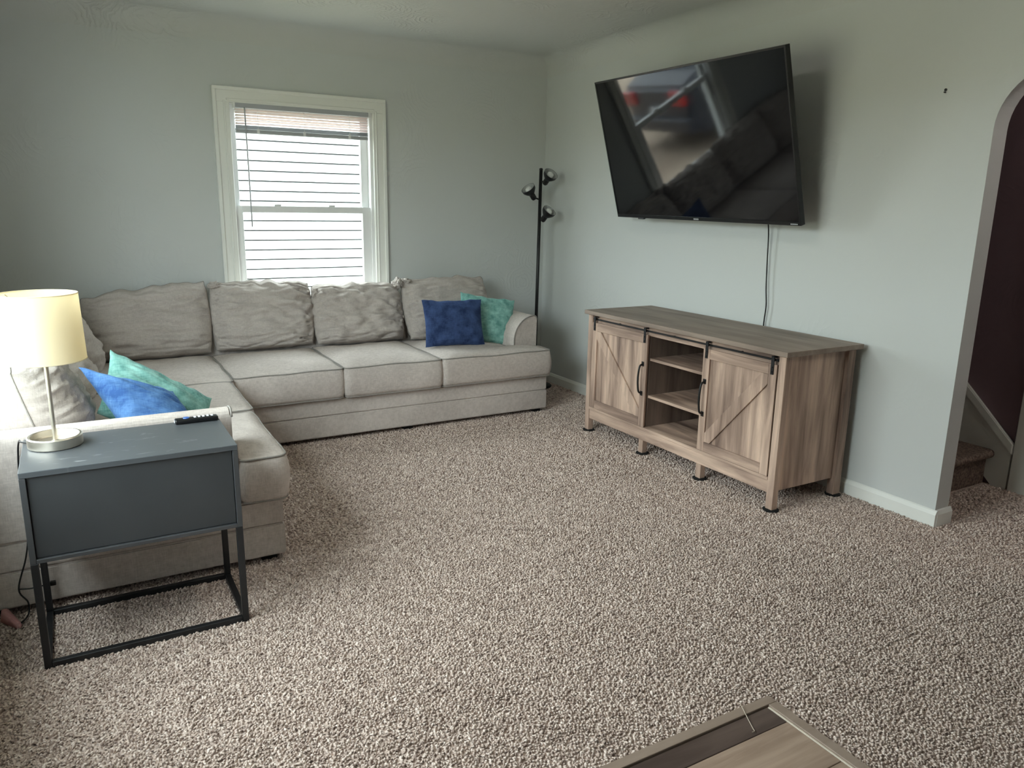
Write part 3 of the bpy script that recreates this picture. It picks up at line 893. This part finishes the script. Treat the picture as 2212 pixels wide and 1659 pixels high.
tag(pillow('throw_pillow', (0.250, 3.420, 0.540), (0.82, 0.05, -0.55), (0.25, 0.62, 0.72), 0.46, 0.30, 0.14, M['teal'], None, 14, pinch=0.05, p=2.2, q=0.6, wr=0.005),
    'mint teal velvet throw pillow slumped behind bright blue pillow', 'pillow')

# ------------------------------------------------------------------ side table
tb = thing('side_table', (0.10, 2.62, 0), 'dark graphite metal side table with drawer box on thin legs', 'table')
tx0, tx1, ty0, ty1, tz0, tz1 = -0.196, 0.397, 2.440, 2.800, 0.344, 0.625
box('table_top', (tx0, ty0, tz1-0.018), (tx1, ty1, tz1), M['scuffed'], tb, 0.0015)
box('side_panel', (tx0, ty0, tz0), (tx0+0.016, ty1, tz1-0.0185), M['graphite'], tb, 0.001)
box('side_panel', (tx1-0.016, ty0, tz0), (tx1, ty1, tz1-0.0185), M['graphite'], tb, 0.001)
box('bottom_panel', (tx0+0.0165, ty0, tz0), (tx1-0.0165, ty1, tz0+0.012), M['graphite'], tb, 0.001)
box('front_panel', (tx0+0.0175, ty0+0.010, tz0+0.0135), (tx1-0.0175, ty0+0.022, tz1-0.0195), M['graphite_panel'], tb, 0.001)
box('back_panel', (tx0+0.0165, ty1-0.012, tz0+0.0125), (tx1-0.0165, ty1-0.002, tz1-0.019), M['graphite_panel'], tb, 0.001)
lw = 0.020
for x in (tx0, tx1-lw):
    for y in (ty0, ty1-lw):
        box('leg', (x, y, 0.0), (x+lw, y+lw, tz0-0.0005), M['blackframe'], tb, 0.0015)
for y in (ty0, ty1-lw):
    box('foot_bar', (tx0+lw+0.0005, y, 0.002), (tx1-lw-0.0005, y+lw, 0.022), M['blackframe'], tb, 0.0015)
for x in (tx0, tx1-lw):
    box('foot_bar', (x, ty0+lw+0.0005, 0.002), (x+lw, ty1-lw-0.0005, 0.022), M['blackframe'], tb, 0.0015)

# table lamp
lx, ly, lz = -0.105, 2.690, 0.6252
tl = thing('table_lamp', (lx, ly, lz), 'brushed nickel table lamp with cream drum shade', 'lamp')
ML = Matrix.Translation((lx, ly, lz))
lathe('base', [(0.0, 0.012), (0.062, 0.012), (0.066, 0.016), (0.067, 0.032), (0.069, 0.034), (0.074, 0.034), (0.077, 0.031), (0.077, 0.003), (0.074, 0.0), (0.0, 0.0)][::-1], M['nickel'], tl, 48, ML)
lathe('pole', [(0.0, 0.012), (0.012, 0.012), (0.012, 0.016), (0.0062, 0.018), (0.0062, 0.34), (0.0, 0.34)], M['nickel'], tl, 20, ML)
lathe('socket', [(0.0, 0.335), (0.016, 0.335), (0.017, 0.375), (0.0, 0.375)], M['blackplastic'], tl, 20, ML)
lathe('bulb', [(0.0, 0.3755), (0.013, 0.3755), (0.014, 0.39), (0.027, 0.415), (0.029, 0.43), (0.022, 0.45), (0.0, 0.458)], M['bulb'], tl, 20, ML)
sh = lathe('lamp_shade', [(0.114, 0.272), (0.1083, 0.478), (0.1065, 0.478), (0.1122, 0.272)], M['shade'], tl, 56, ML, closed=True)
for r, z in ((0.1137, 0.2735), (0.1078, 0.4765)):
    tube('rim', [(lx+r*math.cos(a*2*PI/48), ly+r*math.sin(a*2*PI/48), lz+z) for a in range(48)], 0.0017, M['shade'], sh, 6, closed=True)
for k in range(3):
    a = k*2*PI/3+0.4
    tube('spider', [(lx+0.016*math.cos(a), ly+0.016*math.sin(a), lz+0.375), (lx+0.06*math.cos(a), ly+0.06*math.sin(a), lz+0.44), (lx+0.1075*math.cos(a), ly+0.1075*math.sin(a), lz+0.470)], 0.0015, M['nickel'], tl, 5)
cord = smooth_path([(lx-0.07, ly+0.03, lz+0.008), (lx-0.095, ly+0.06, lz+0.006), (-0.208, 2.80, 0.622), (-0.217, 2.83, 0.58), (-0.225, 2.832, 0.46), (-0.222, 2.830, 0.30), (-0.236, 2.828, 0.21), (-0.268, 2.825, 0.104), (-0.247, 2.825, 0.05), (-0.250, 2.80, 0.016), (-0.275, 2.74, 0.014)], 6)
tube('cord', cord, 0.0028, M['blackplastic'], tl, 6)
tube('cord', smooth_path([(-0.266, 2.823, 0.104), (-0.23, 2.82, 0.100), (-0.175, 2.825, 0.102)], 5), 0.0026, M['blackplastic'], tl, 6)
box('plug', (-0.178, 2.818, 0.094), (-0.160, 2.832, 0.110), M['blackplastic'], tl, 0.003, 2)

# remote control
rm = thing('remote_control', (0.322, 2.772, 0.6252), 'slim black remote control with white buttons on side table', 'remote')
bm = bmesh.new(); bm_box(bm, (0.250, 2.757, 0.6252), (0.392, 2.791, 0.6425), 0.006, 3)
bm_obj('body', bm, M['blackplastic'], rm, True)
lathe('direction_pad', [(0.0, 0.0), (0.011, 0.0), (0.010, 0.0025), (0.0, 0.003)], M['blue_print'], rm, 18, Matrix.Translation((0.288, 2.774, 0.6425)))
for i in range(5):
    for j in range(2):
        box('button', (0.312+i*0.014, 2.765+j*0.011, 0.6425), (0.320+i*0.014, 2.771+j*0.011, 0.6450), M['white_print'], rm, 0.001)
box('sensor', (0.2490, 2.768, 0.630), (0.2505, 2.780, 0.638), M['white_print'], rm, 0.0004)

# pink scrap
mesh_pts = [(-0.332, 2.808, 0.004), (-0.302, 2.832, 0.004), (-0.262, 2.745, 0.004), (-0.278, 2.728, 0.004), (-0.325, 2.816, 0.050), (-0.306, 2.826, 0.046), (-0.268, 2.748, 0.022), (-0.274, 2.736, 0.022)]
bm = bmesh.new()
vv = [bm.verts.new(p) for p in mesh_pts]
for f in ((0, 1, 2, 3), (4, 7, 6, 5), (0, 4, 5, 1), (1, 5, 6, 2), (2, 6, 7, 3), (3, 7, 4, 0)):
    bm.faces.new([vv[i] for i in f])
bmesh.ops.bevel(bm, geom=bm.edges[:], offset=0.004, segments=2, affect='EDGES')
tag(bm_obj('hair_clip', bm, M['pink'], None, True), 'small faded pink plastic clip on carpet beside the lamp cord', 'clip')

# ------------------------------------------------------------------ tv stand
tvs = thing('tv_stand', (2.97, 3.03, 0), 'weathered oak tv stand with two sliding barn doors', 'tv stand')
sx0, sx1, sy0, sy1 = 2.722, 3.205, 2.272, 3.790
box('top', (2.700, 2.250, 0.746), (3.226, 3.806, 0.770), M['wood_top'], tvs, 0.0015)
PW = 0.040
def post(x0, y0, x1, y1, z1=0.7455, nm='post'):
    box(nm, (x0, y0, 0.010), (x1, y1, z1), M['wood_z'], tvs, 0.0015)
post(sx0, sy0, sx0+0.036, sy0+PW); post(sx0, sy1-PW, sx0+0.036, sy1)
post(sx1-0.050, sy0, sx1, sy0+PW); post(sx1-0.050, sy1-PW, sx1, sy1)
MY = (2.752, 3.222)
for y in MY:
    post(sx0+0.003, y, sx0+0.038, y+0.036, 0.0885, 'middle_leg')
    post(sx1-0.040, y, sx1-0.004, y+0.036, 0.0885, 'middle_leg')
for (x, y) in ((sx0+0.018, sy0+0.02), (sx0+0.018, sy1-0.02), (sx1-0.025, sy0+0.02), (sx1-0.025, sy1-0.02), (sx0+0.02, MY[0]+0.018), (sx0+0.02, MY[1]+0.018), (sx1-0.022, MY[0]+0.018), (sx1-0.022, MY[1]+0.018)):
    lathe('foot_glide', [(0.0, 0.0), (0.036, 0.0), (0.038, 0.006), (0.030, 0.0098), (0.0, 0.0098)], M['rubber'], tvs, 24, Matrix.Translation((x, y, 0.004)))
box('side_panel', (sx0+0.0365, sy0+0.018, 0.096), (sx1-0.0505, sy0+0.034, 0.7455), M['wood_z'], tvs, 0.001)
box('side_panel', (sx0+0.0365, sy1-0.034, 0.096), (sx1-0.0505, sy1-0.018, 0.7455), M['wood_z'], tvs, 0.001)
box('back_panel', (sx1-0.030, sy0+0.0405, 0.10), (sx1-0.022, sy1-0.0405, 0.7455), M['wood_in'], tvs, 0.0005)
box('bottom_rail', (sx0+0.004, sy0+PW+0.0005, 0.089), (sx0+0.026, sy1-PW-0.0005, 0.150), M['wood_y'], tvs, 0.001)
box('bottom_shelf', (sx0-0.001, sy0+PW+0.0005, 0.1505), (sx1-0.031, sy1-PW-0.0005, 0.166), M['wood_y'], tvs, 0.001)
box('top_rail', (sx0+0.022, sy0+PW+0.0005, 0.690), (sx0+0.040, sy1-PW-0.0005, 0.7455), M['wood_y'], tvs, 0.001)
DVY = (2.760, 3.235)
for y in DVY:
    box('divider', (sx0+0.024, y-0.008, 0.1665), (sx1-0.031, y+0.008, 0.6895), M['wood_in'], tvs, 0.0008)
for z in (0.352, 0.566):
    box('shelf', (sx0+0.026, DVY[0]+0.0085, z-0.015), (sx1-0.0315, DVY[1]-0.0085, z), M['wood_y'], tvs, 0.001)
# sliding rail
box('slide_rail', (sx0+0.004, sy0+PW+0.004, 0.715), (sx0+0.010, sy1-PW-0.004, 0.724), M['black'], tvs, 0.0015)
for y in (sy0+PW+0.02, 2.55, 3.03, 3.5, sy1-PW-0.02):
    lathe('rail_standoff', [(0, 0), (0.005, 0), (0.005, 0.0115), (0, 0.0115)], M['black'], tvs, 10, axis_matrix((sx0+0.010, y, 0.7195), (1, 0, 0)))

def barn_door(y0, y1, z0, z1, flip):
    xf = sx0-0.003          # face of the door frame, panel sits back
    d = box('door', (xf+0.010, y0+0.004, z0+0.004), (xf+0.018, y1-0.004, z1-0.004), M['wood_z'], tvs, 0.0008)
    s = 0.046
    box('stile', (xf, y0, z0), (xf+0.0089, y0+s, z1), M['wood_z'], d, 0.0012)
    box('stile', (xf, y1-s, z0), (xf+0.0089, y1, z1), M['wood_z'], d, 0.0012)
    box('rail', (xf, y0+s+0.0006, z0), (xf+0.0089, y1-s-0.0006, z0+0.05), M['wood_y'], d, 0.0012)
    box('rail', (xf, y0+s+0.0006, z1-0.05), (xf+0.0089, y1-s-0.0006, z1), M['wood_y'], d, 0.0012)
    a, b_ = (y0+s+0.001, z0+0.051), (y1-s-0.001, z1-0.051)
    w = 0.038
    if not flip:     # from lower y0 corner to upper y1 corner
        pl = [(a[0], a[1]), (a[0]+w, a[1]), (b_[0], b_[1]-w*1.25), (b_[0], b_[1]), (b_[0]-w, b_[1]), (a[0], a[1]+w*1.25)]
    else:
        pl = [(b_[0], a[1]), (b_[0], a[1]+w*1.25), (a[0]+w, b_[1]), (a[0], b_[1]), (a[0], b_[1]-w*1.25), (b_[0]-w, a[1])]
    prism('brace', pl, 'x', xf+0.0004, xf+0.0088, M['wood_z'], d, 0.001)
    for yy in (y0+0.024, y1-0.024):
        boxes('hanger', [((xf-0.004, yy-0.009, z1-0.048), (xf-0.0003, yy+0.009, z1+0.037)), ((xf-0.0003, yy-0.009, z1+0.030), (xf+0.018, yy+0.009, z1+0.037))], M['black'], d, 0.001)
        for zz in (z1-0.036, z1-0.014):
            lathe('bolt', [(0, 0), (0.0042, 0), (0.003, 0.003), (0, 0.0035)], M['black'], d, 10, axis_matrix((xf-0.004, yy, zz), (-1, 0, 0)))
        lathe('roller', [(0, 0), (0.010, 0), (0.010, 0.004), (0, 0.004)], M['black'], d, 16, axis_matrix((xf+0.0002, yy, z1+0.021), (1, 0, 0)))
    return d
def bar_handle(door, y, z0, z1):
    xf = sx0-0.003
    for z in (z0, z1):
        box('handle_plate', (xf-0.004, y-0.010, z-0.013), (xf-0.0003, y+0.010, z+0.013), M['black'], door, 0.0015)
    tube('handle', smooth_path([(xf-0.003, y, z0+0.002), (xf-0.022, y, z0+0.012), (xf-0.030, y, (z0*2+z1)/3), (xf-0.031, y, (z0+z1)/2), (xf-0.030, y, (z0+z1*2)/3), (xf-0.022, y, z1-0.012), (xf-0.003, y, z1-0.002)], 4), 0.0055, M['black'], door, 8)
dL = barn_door(3.222, 3.742, 0.168, 0.700, False)
dR = barn_door(2.318, 2.786, 0.168, 0.700, True)
bar_handle(dL, 3.250, 0.362, 0.532)
bar_handle(dR, 2.762, 0.362, 0.532)

# ------------------------------------------------------------------ television
TILT, TROLL, TW_, TH_ = math.radians(16.447), -0.0115, 1.45, 0.8294
TC = Vector((2.979, 3.30, 1.715))
n_ = Vector((-math.cos(TILT), 0, -math.sin(TILT)))
u_ = Vector((0, -1, 0)); v_ = Vector((-math.sin(TILT), 0, math.cos(TILT)))
u2 = math.cos(TROLL)*u_+math.sin(TROLL)*v_; v2 = -math.sin(TROLL)*u_+math.cos(TROLL)*v_
MT = Matrix(((u2.x, v2.x, n_.x, TC.x), (u2.y, v2.y, n_.y, TC.y), (u2.z, v2.z, n_.z, TC.z), (0, 0, 0, 1)))
tv = thing('television', TC, 'large black flat screen television tilted down on the wall', 'television')
def tvbox(name, lo, hi, mat, parent=tv, bevel=0.001, seg=1):
    bm = bmesh.new(); bm_box(bm, lo, hi, bevel, seg); bmesh.ops.transform(bm, matrix=MT, verts=bm.verts)
    return bm_obj(name, bm, mat, parent)
W2, H2, BZ = TW_/2, TH_/2, 0.010
tvbox('screen', (-W2+BZ*0.6, -H2+0.016, -0.010), (W2-BZ*0.6, H2-BZ*0.6, -0.003), M['screen'], bevel=0)
bm = bmesh.new()
for lo, hi in (((-W2, -H2, -0.030), (-W2+BZ, H2, 0)), ((W2-BZ, -H2, -0.030), (W2, H2, 0)), ((-W2+BZ, H2-BZ, -0.030), (W2-BZ, H2, 0)), ((-W2+BZ, -H2, -0.030), (W2-BZ, -H2+0.020, 0))):
    bm_box(bm, lo, hi, 0.001)
bmesh.ops.transform(bm, matrix=MT, verts=bm.verts)
bm_obj('bezel', bm, M['blackplastic'], tv)
tvbox('back_shell', (-W2+0.004, -H2+0.004, -0.034), (W2-0.004, H2-0.004, -0.0105), M['blackplastic'], bevel=0.004)
tvbox('electronics_hump', (-0.46, -H2+0.03, -0.075), (0.46, 0.10, -0.0342), M['blackplastic'], bevel=0.012, seg=2)
tvbox('logo', (-0.022, -H2+0.005, 0.0002), (0.018, -H2+0.014, 0.0014), M['silver'], bevel=0.0004)
for i in range(6):
    tvbox('badge', (W2-0.062+i*0.0075, -H2+0.005, 0.0002), (W2-0.0565+i*0.0075, -H2+0.010, 0.0012), M['white_print'], bevel=0.0003)
tvbox('sensor_bump', (-W2+0.195, -H2-0.010, -0.028), (-W2+0.255, -H2-0.0002, -0.004), M['blackplastic'], bevel=0.004, seg=2)
tvbox('mount_bracket', (-0.22, -0.20, -0.105), (-0.19, 0.22, -0.0755), M['black'])
tvbox('mount_bracket', (0.19, -0.20, -0.105), (0.22, 0.22, -0.0755), M['black'])
tvbox('mount_crossbar', (-0.26, -0.02, -0.125), (0.26, 0.06, -0.1055), M['black'])
hub = MT @ Vector((0, 0.02, -0.126))
box('mount_arm', (hub.x, TC.y-0.03, hub.z-0.03), (XR-0.018, TC.y+0.03, hub.z+0.03), M['black'], tv)
box('wall_plate', (XR-0.0175, TC.y-0.22, hub.z-0.11), (XR-0.0005, TC.y+0.22, hub.z+0.11), M['black'], tv)
# power cord hanging from the set down behind the stand
tube('power_cord', smooth_path([(3.16, 2.905, 1.50), (3.200, 2.900, 1.40), (3.228, 2.896, 1.28), (3.236, 2.893, 1.12), (3.238, 2.886, 0.98), (3.240, 2.876, 0.88), (3.242, 2.882, 0.80), (3.244, 2.884, 0.74), (3.244, 2.88, 0.40)], 6), 0.0036, M['blackplastic'], tv, 7)

# ------------------------------------------------------------------ floor lamp in the corner
px, py = 3.065, 4.950
fpl = thing('floor_lamp', (px, py, 0), 'black three headed floor lamp in the corner behind the sofa', 'lamp')
lathe('base', [(0.0, 0.0), (0.125, 0.0), (0.128, 0.006), (0.120, 0.016), (0.03, 0.026), (0.014, 0.04), (0.0, 0.04)], M['black'], fpl, 40, Matrix.Translation((px, py, 0.006)))
tube('pole', [(px-0.012, py, 0.03), (px+0.005, py, 1.645)], 0.0125, M['black'], fpl, 14)
lathe('finial', [(0.0125, 0.0), (0.014, 0.004), (0.012, 0.012), (0.0, 0.016)], M['black'], fpl, 14, Matrix.Translation((px+0.005, py, 1.645)))
def lamp_head(joint, d, L=0.105):
    d = Vector(d).normalized()
    A = axis_matrix(joint, d)
    o = lathe('lamp_head', [(0.0, 0.0), (0.017, 0.002), (0.021, 0.012), (0.021, 0.045), (0.034, 0.060), (0.050, 0.082), (0.053, L), (0.0515, L), (0.048, 0.084), (0.032, 0.064), (0.018, 0.05), (0.0, 0.05)], M['black'], fpl, 28, A)
    lathe('reflector', [(0.0185, 0.0506), (0.0315, 0.0650), (0.0470, 0.0845), (0.0505, L-0.0005), (0.0500, L-0.0005), (0.0462, 0.0850), (0.0308, 0.0660), (0.0178, 0.0518)], M['reflector'], o, 28, A, closed=True)
    lathe('bulb', [(0.0, 0.051), (0.013, 0.052), (0.020, 0.070), (0.027, 0.088), (0.024, 0.102), (0.014, 0.110), (0.0, 0.112)], M['bulb'], o, 24, A)
    return o
for (pz, side, joint, d) in ((1.585, 1, (px+0.018, py-0.03, 1.545), (0.08, -0.62, 0.60)), (1.318, 1, (px+0.006, py-0.03, 1.278), (0.20, -0.55, 0.66)), (1.432, -1, (px-0.045, py, 1.435), (-0.62, -0.12, 0.72))):
    hd = lamp_head(joint, d)
    j = Vector(joint)+Vector(d).normalized()*0.02
    tube('swivel_arm', [(px, py, pz-0.02 if side > 0 else pz), tuple(j)], 0.006, M['black'], fpl, 8)

# ------------------------------------------------------------------ little things
sc = thing('wall_anchor', (XR, 2.042, 1.884), 'small dark screw anchor left in the bare wall', 'screw')
lathe('plug', [(0.0, 0.0), (0.006, 0.0), (0.006, 0.003), (0.0, 0.004)], M['blackframe'], sc, 12, axis_matrix((XR-0.0002, 2.042, 1.887), (-1, 0, 0)))
lathe('screw', [(0.0, 0.0), (0.003, 0.0), (0.003, 0.010), (0.0, 0.011)], M['blackframe'], sc, 10, axis_matrix((XR-0.0002, 2.042, 1.877), (-1, 0, 0)))
th = tube('loose_thread', smooth_path([(1.521, 1.316, 0.014), (1.512, 1.295, 0.016), (1.498, 1.262, 0.010), (1.480, 1.225, 0.008), (1.474, 1.213, 0.009), (1.462, 1.210, 0.012)], 6), 0.0011, M['cream'], None, 5)
tag(th, 'pale loose carpet thread lying across the dark plank', 'thread')

# ------------------------------------------------------------------ parked car out on the driveway
M['car'] = plain('dark_blue_car_paint', srgb(46, 50, 62), 0.25)
M['tail'] = plain('red_tail_light', srgb(190, 30, 34), 0.2)
M['car_glass'] = plain('dark_car_glass', srgb(26, 28, 30), 0.08)
CX, CY = -1.45, 9.05
car = thing('parked_car', (CX, CY, GZ), 'dark blue parked car mirrored in the black television', 'car')
CR_ = Matrix.Translation((CX, CY, GZ)) @ Matrix.Rotation(0.22, 4, 'Z')
def carput(o):
    o.data.transform(CR_); return o
side = [(0.0, 0.35), (0.02, 0.62), (-0.02, 0.98), (-0.35, 1.08), (-0.75, 1.46), (-1.2, 1.54), (-2.2, 1.50), (-2.95, 1.08), (-3.9, 0.96), (-4.35, 0.74), (-4.40, 0.36), (-4.2, 0.24), (-0.15, 0.24)]
carput(prism('body', side, 'y', -0.87, 0.87, M['car'], car, 0.05, 3))
carput(mesh('rear_window', [(-0.36, -0.68, 1.115), (-0.36, 0.68, 1.115), (-0.735, 0.60, 1.475), (-0.735, -0.60, 1.475)], [(0, 1, 2, 3)], M['car_glass'], car))
for sgn in (-1, 1):
    carput(mesh('side_window', [(-0.95, sgn*0.874, 1.08), (-2.75, sgn*0.874, 1.08), (-2.15, sgn*0.874, 1.42), (-1.15, sgn*0.874, 1.42)], [(0, 1, 2, 3)], M['car_glass'], car))
    carput(boxes('tail_light', [((-0.02, min(sgn*0.52, sgn*0.86), 0.74), (0.035, max(sgn*0.52, sgn*0.86), 0.94))], M['tail'], car, 0.012, 2))
carput(boxes('bumper', [((-0.05, -0.86, 0.34), (0.07, 0.86, 0.56))], M['car'], car, 0.03, 2))
carput(boxes('license_plate', [((0.012, -0.16, 0.64), (0.030, 0.16, 0.72))], M['white_print'], car, 0.003))
for x in (-0.85, -3.55):
    for sgn in (-1, 1):
        carput(lathe('wheel', [(0.0, -0.10), (0.20, -0.10), (0.30, -0.10), (0.33, -0.07), (0.33, 0.07), (0.30, 0.10), (0.20, 0.10), (0.19, 0.08), (0.0, 0.08)], M['rubber'], car, 28, axis_matrix((x, sgn*0.78, 0.33), (0, sgn, 0))))

# ------------------------------------------------------------------ fill light added at the ceiling to brighten the room, unseen above the frame
def glow_mat():
    m, nt, b = new_mat('fill_light_glow')
    b.inputs['Base Color'].default_value = (0.9, 0.88, 0.82, 1)
    b.inputs['Emission Color'].default_value = (1.0, 0.94, 0.86, 1)
    b.inputs['Emission Strength'].default_value = 8.0
    nz = nt.nodes.new('ShaderNodeTexNoise'); nz.inputs['Scale'].default_value = 40
    bp = nt.nodes.new('ShaderNodeBump'); bp.inputs['Strength'].default_value = 0.05
    nt.links.new(nz.outputs['Fac'], bp.inputs['Height']); nt.links.new(bp.outputs['Normal'], b.inputs['Normal'])
    return m
cl = thing('ceiling_fill_light', (1.20, 2.30, ZC), 'unseen round fill light added at the ceiling above the carpet', 'light')
MC = Matrix.Translation((1.20, 2.30, ZC))
lathe('canopy', [(0.0, -0.001), (0.15, -0.001), (0.155, -0.02), (0.0, -0.02)], M['nickel'], cl, 40, MC)
lathe('glass_dome', [(0.150, -0.021), (0.165, -0.045), (0.150, -0.080), (0.10, -0.105), (0.04, -0.116), (0.0, -0.118)], glow_mat(), cl, 40, MC)

# globe added to brighten the stair hall, unseen beside the archway
hl = thing('hall_fill_light', (3.70, 0.45, ZC+0.05), 'unseen globe fill light added at the stair hall ceiling', 'light')
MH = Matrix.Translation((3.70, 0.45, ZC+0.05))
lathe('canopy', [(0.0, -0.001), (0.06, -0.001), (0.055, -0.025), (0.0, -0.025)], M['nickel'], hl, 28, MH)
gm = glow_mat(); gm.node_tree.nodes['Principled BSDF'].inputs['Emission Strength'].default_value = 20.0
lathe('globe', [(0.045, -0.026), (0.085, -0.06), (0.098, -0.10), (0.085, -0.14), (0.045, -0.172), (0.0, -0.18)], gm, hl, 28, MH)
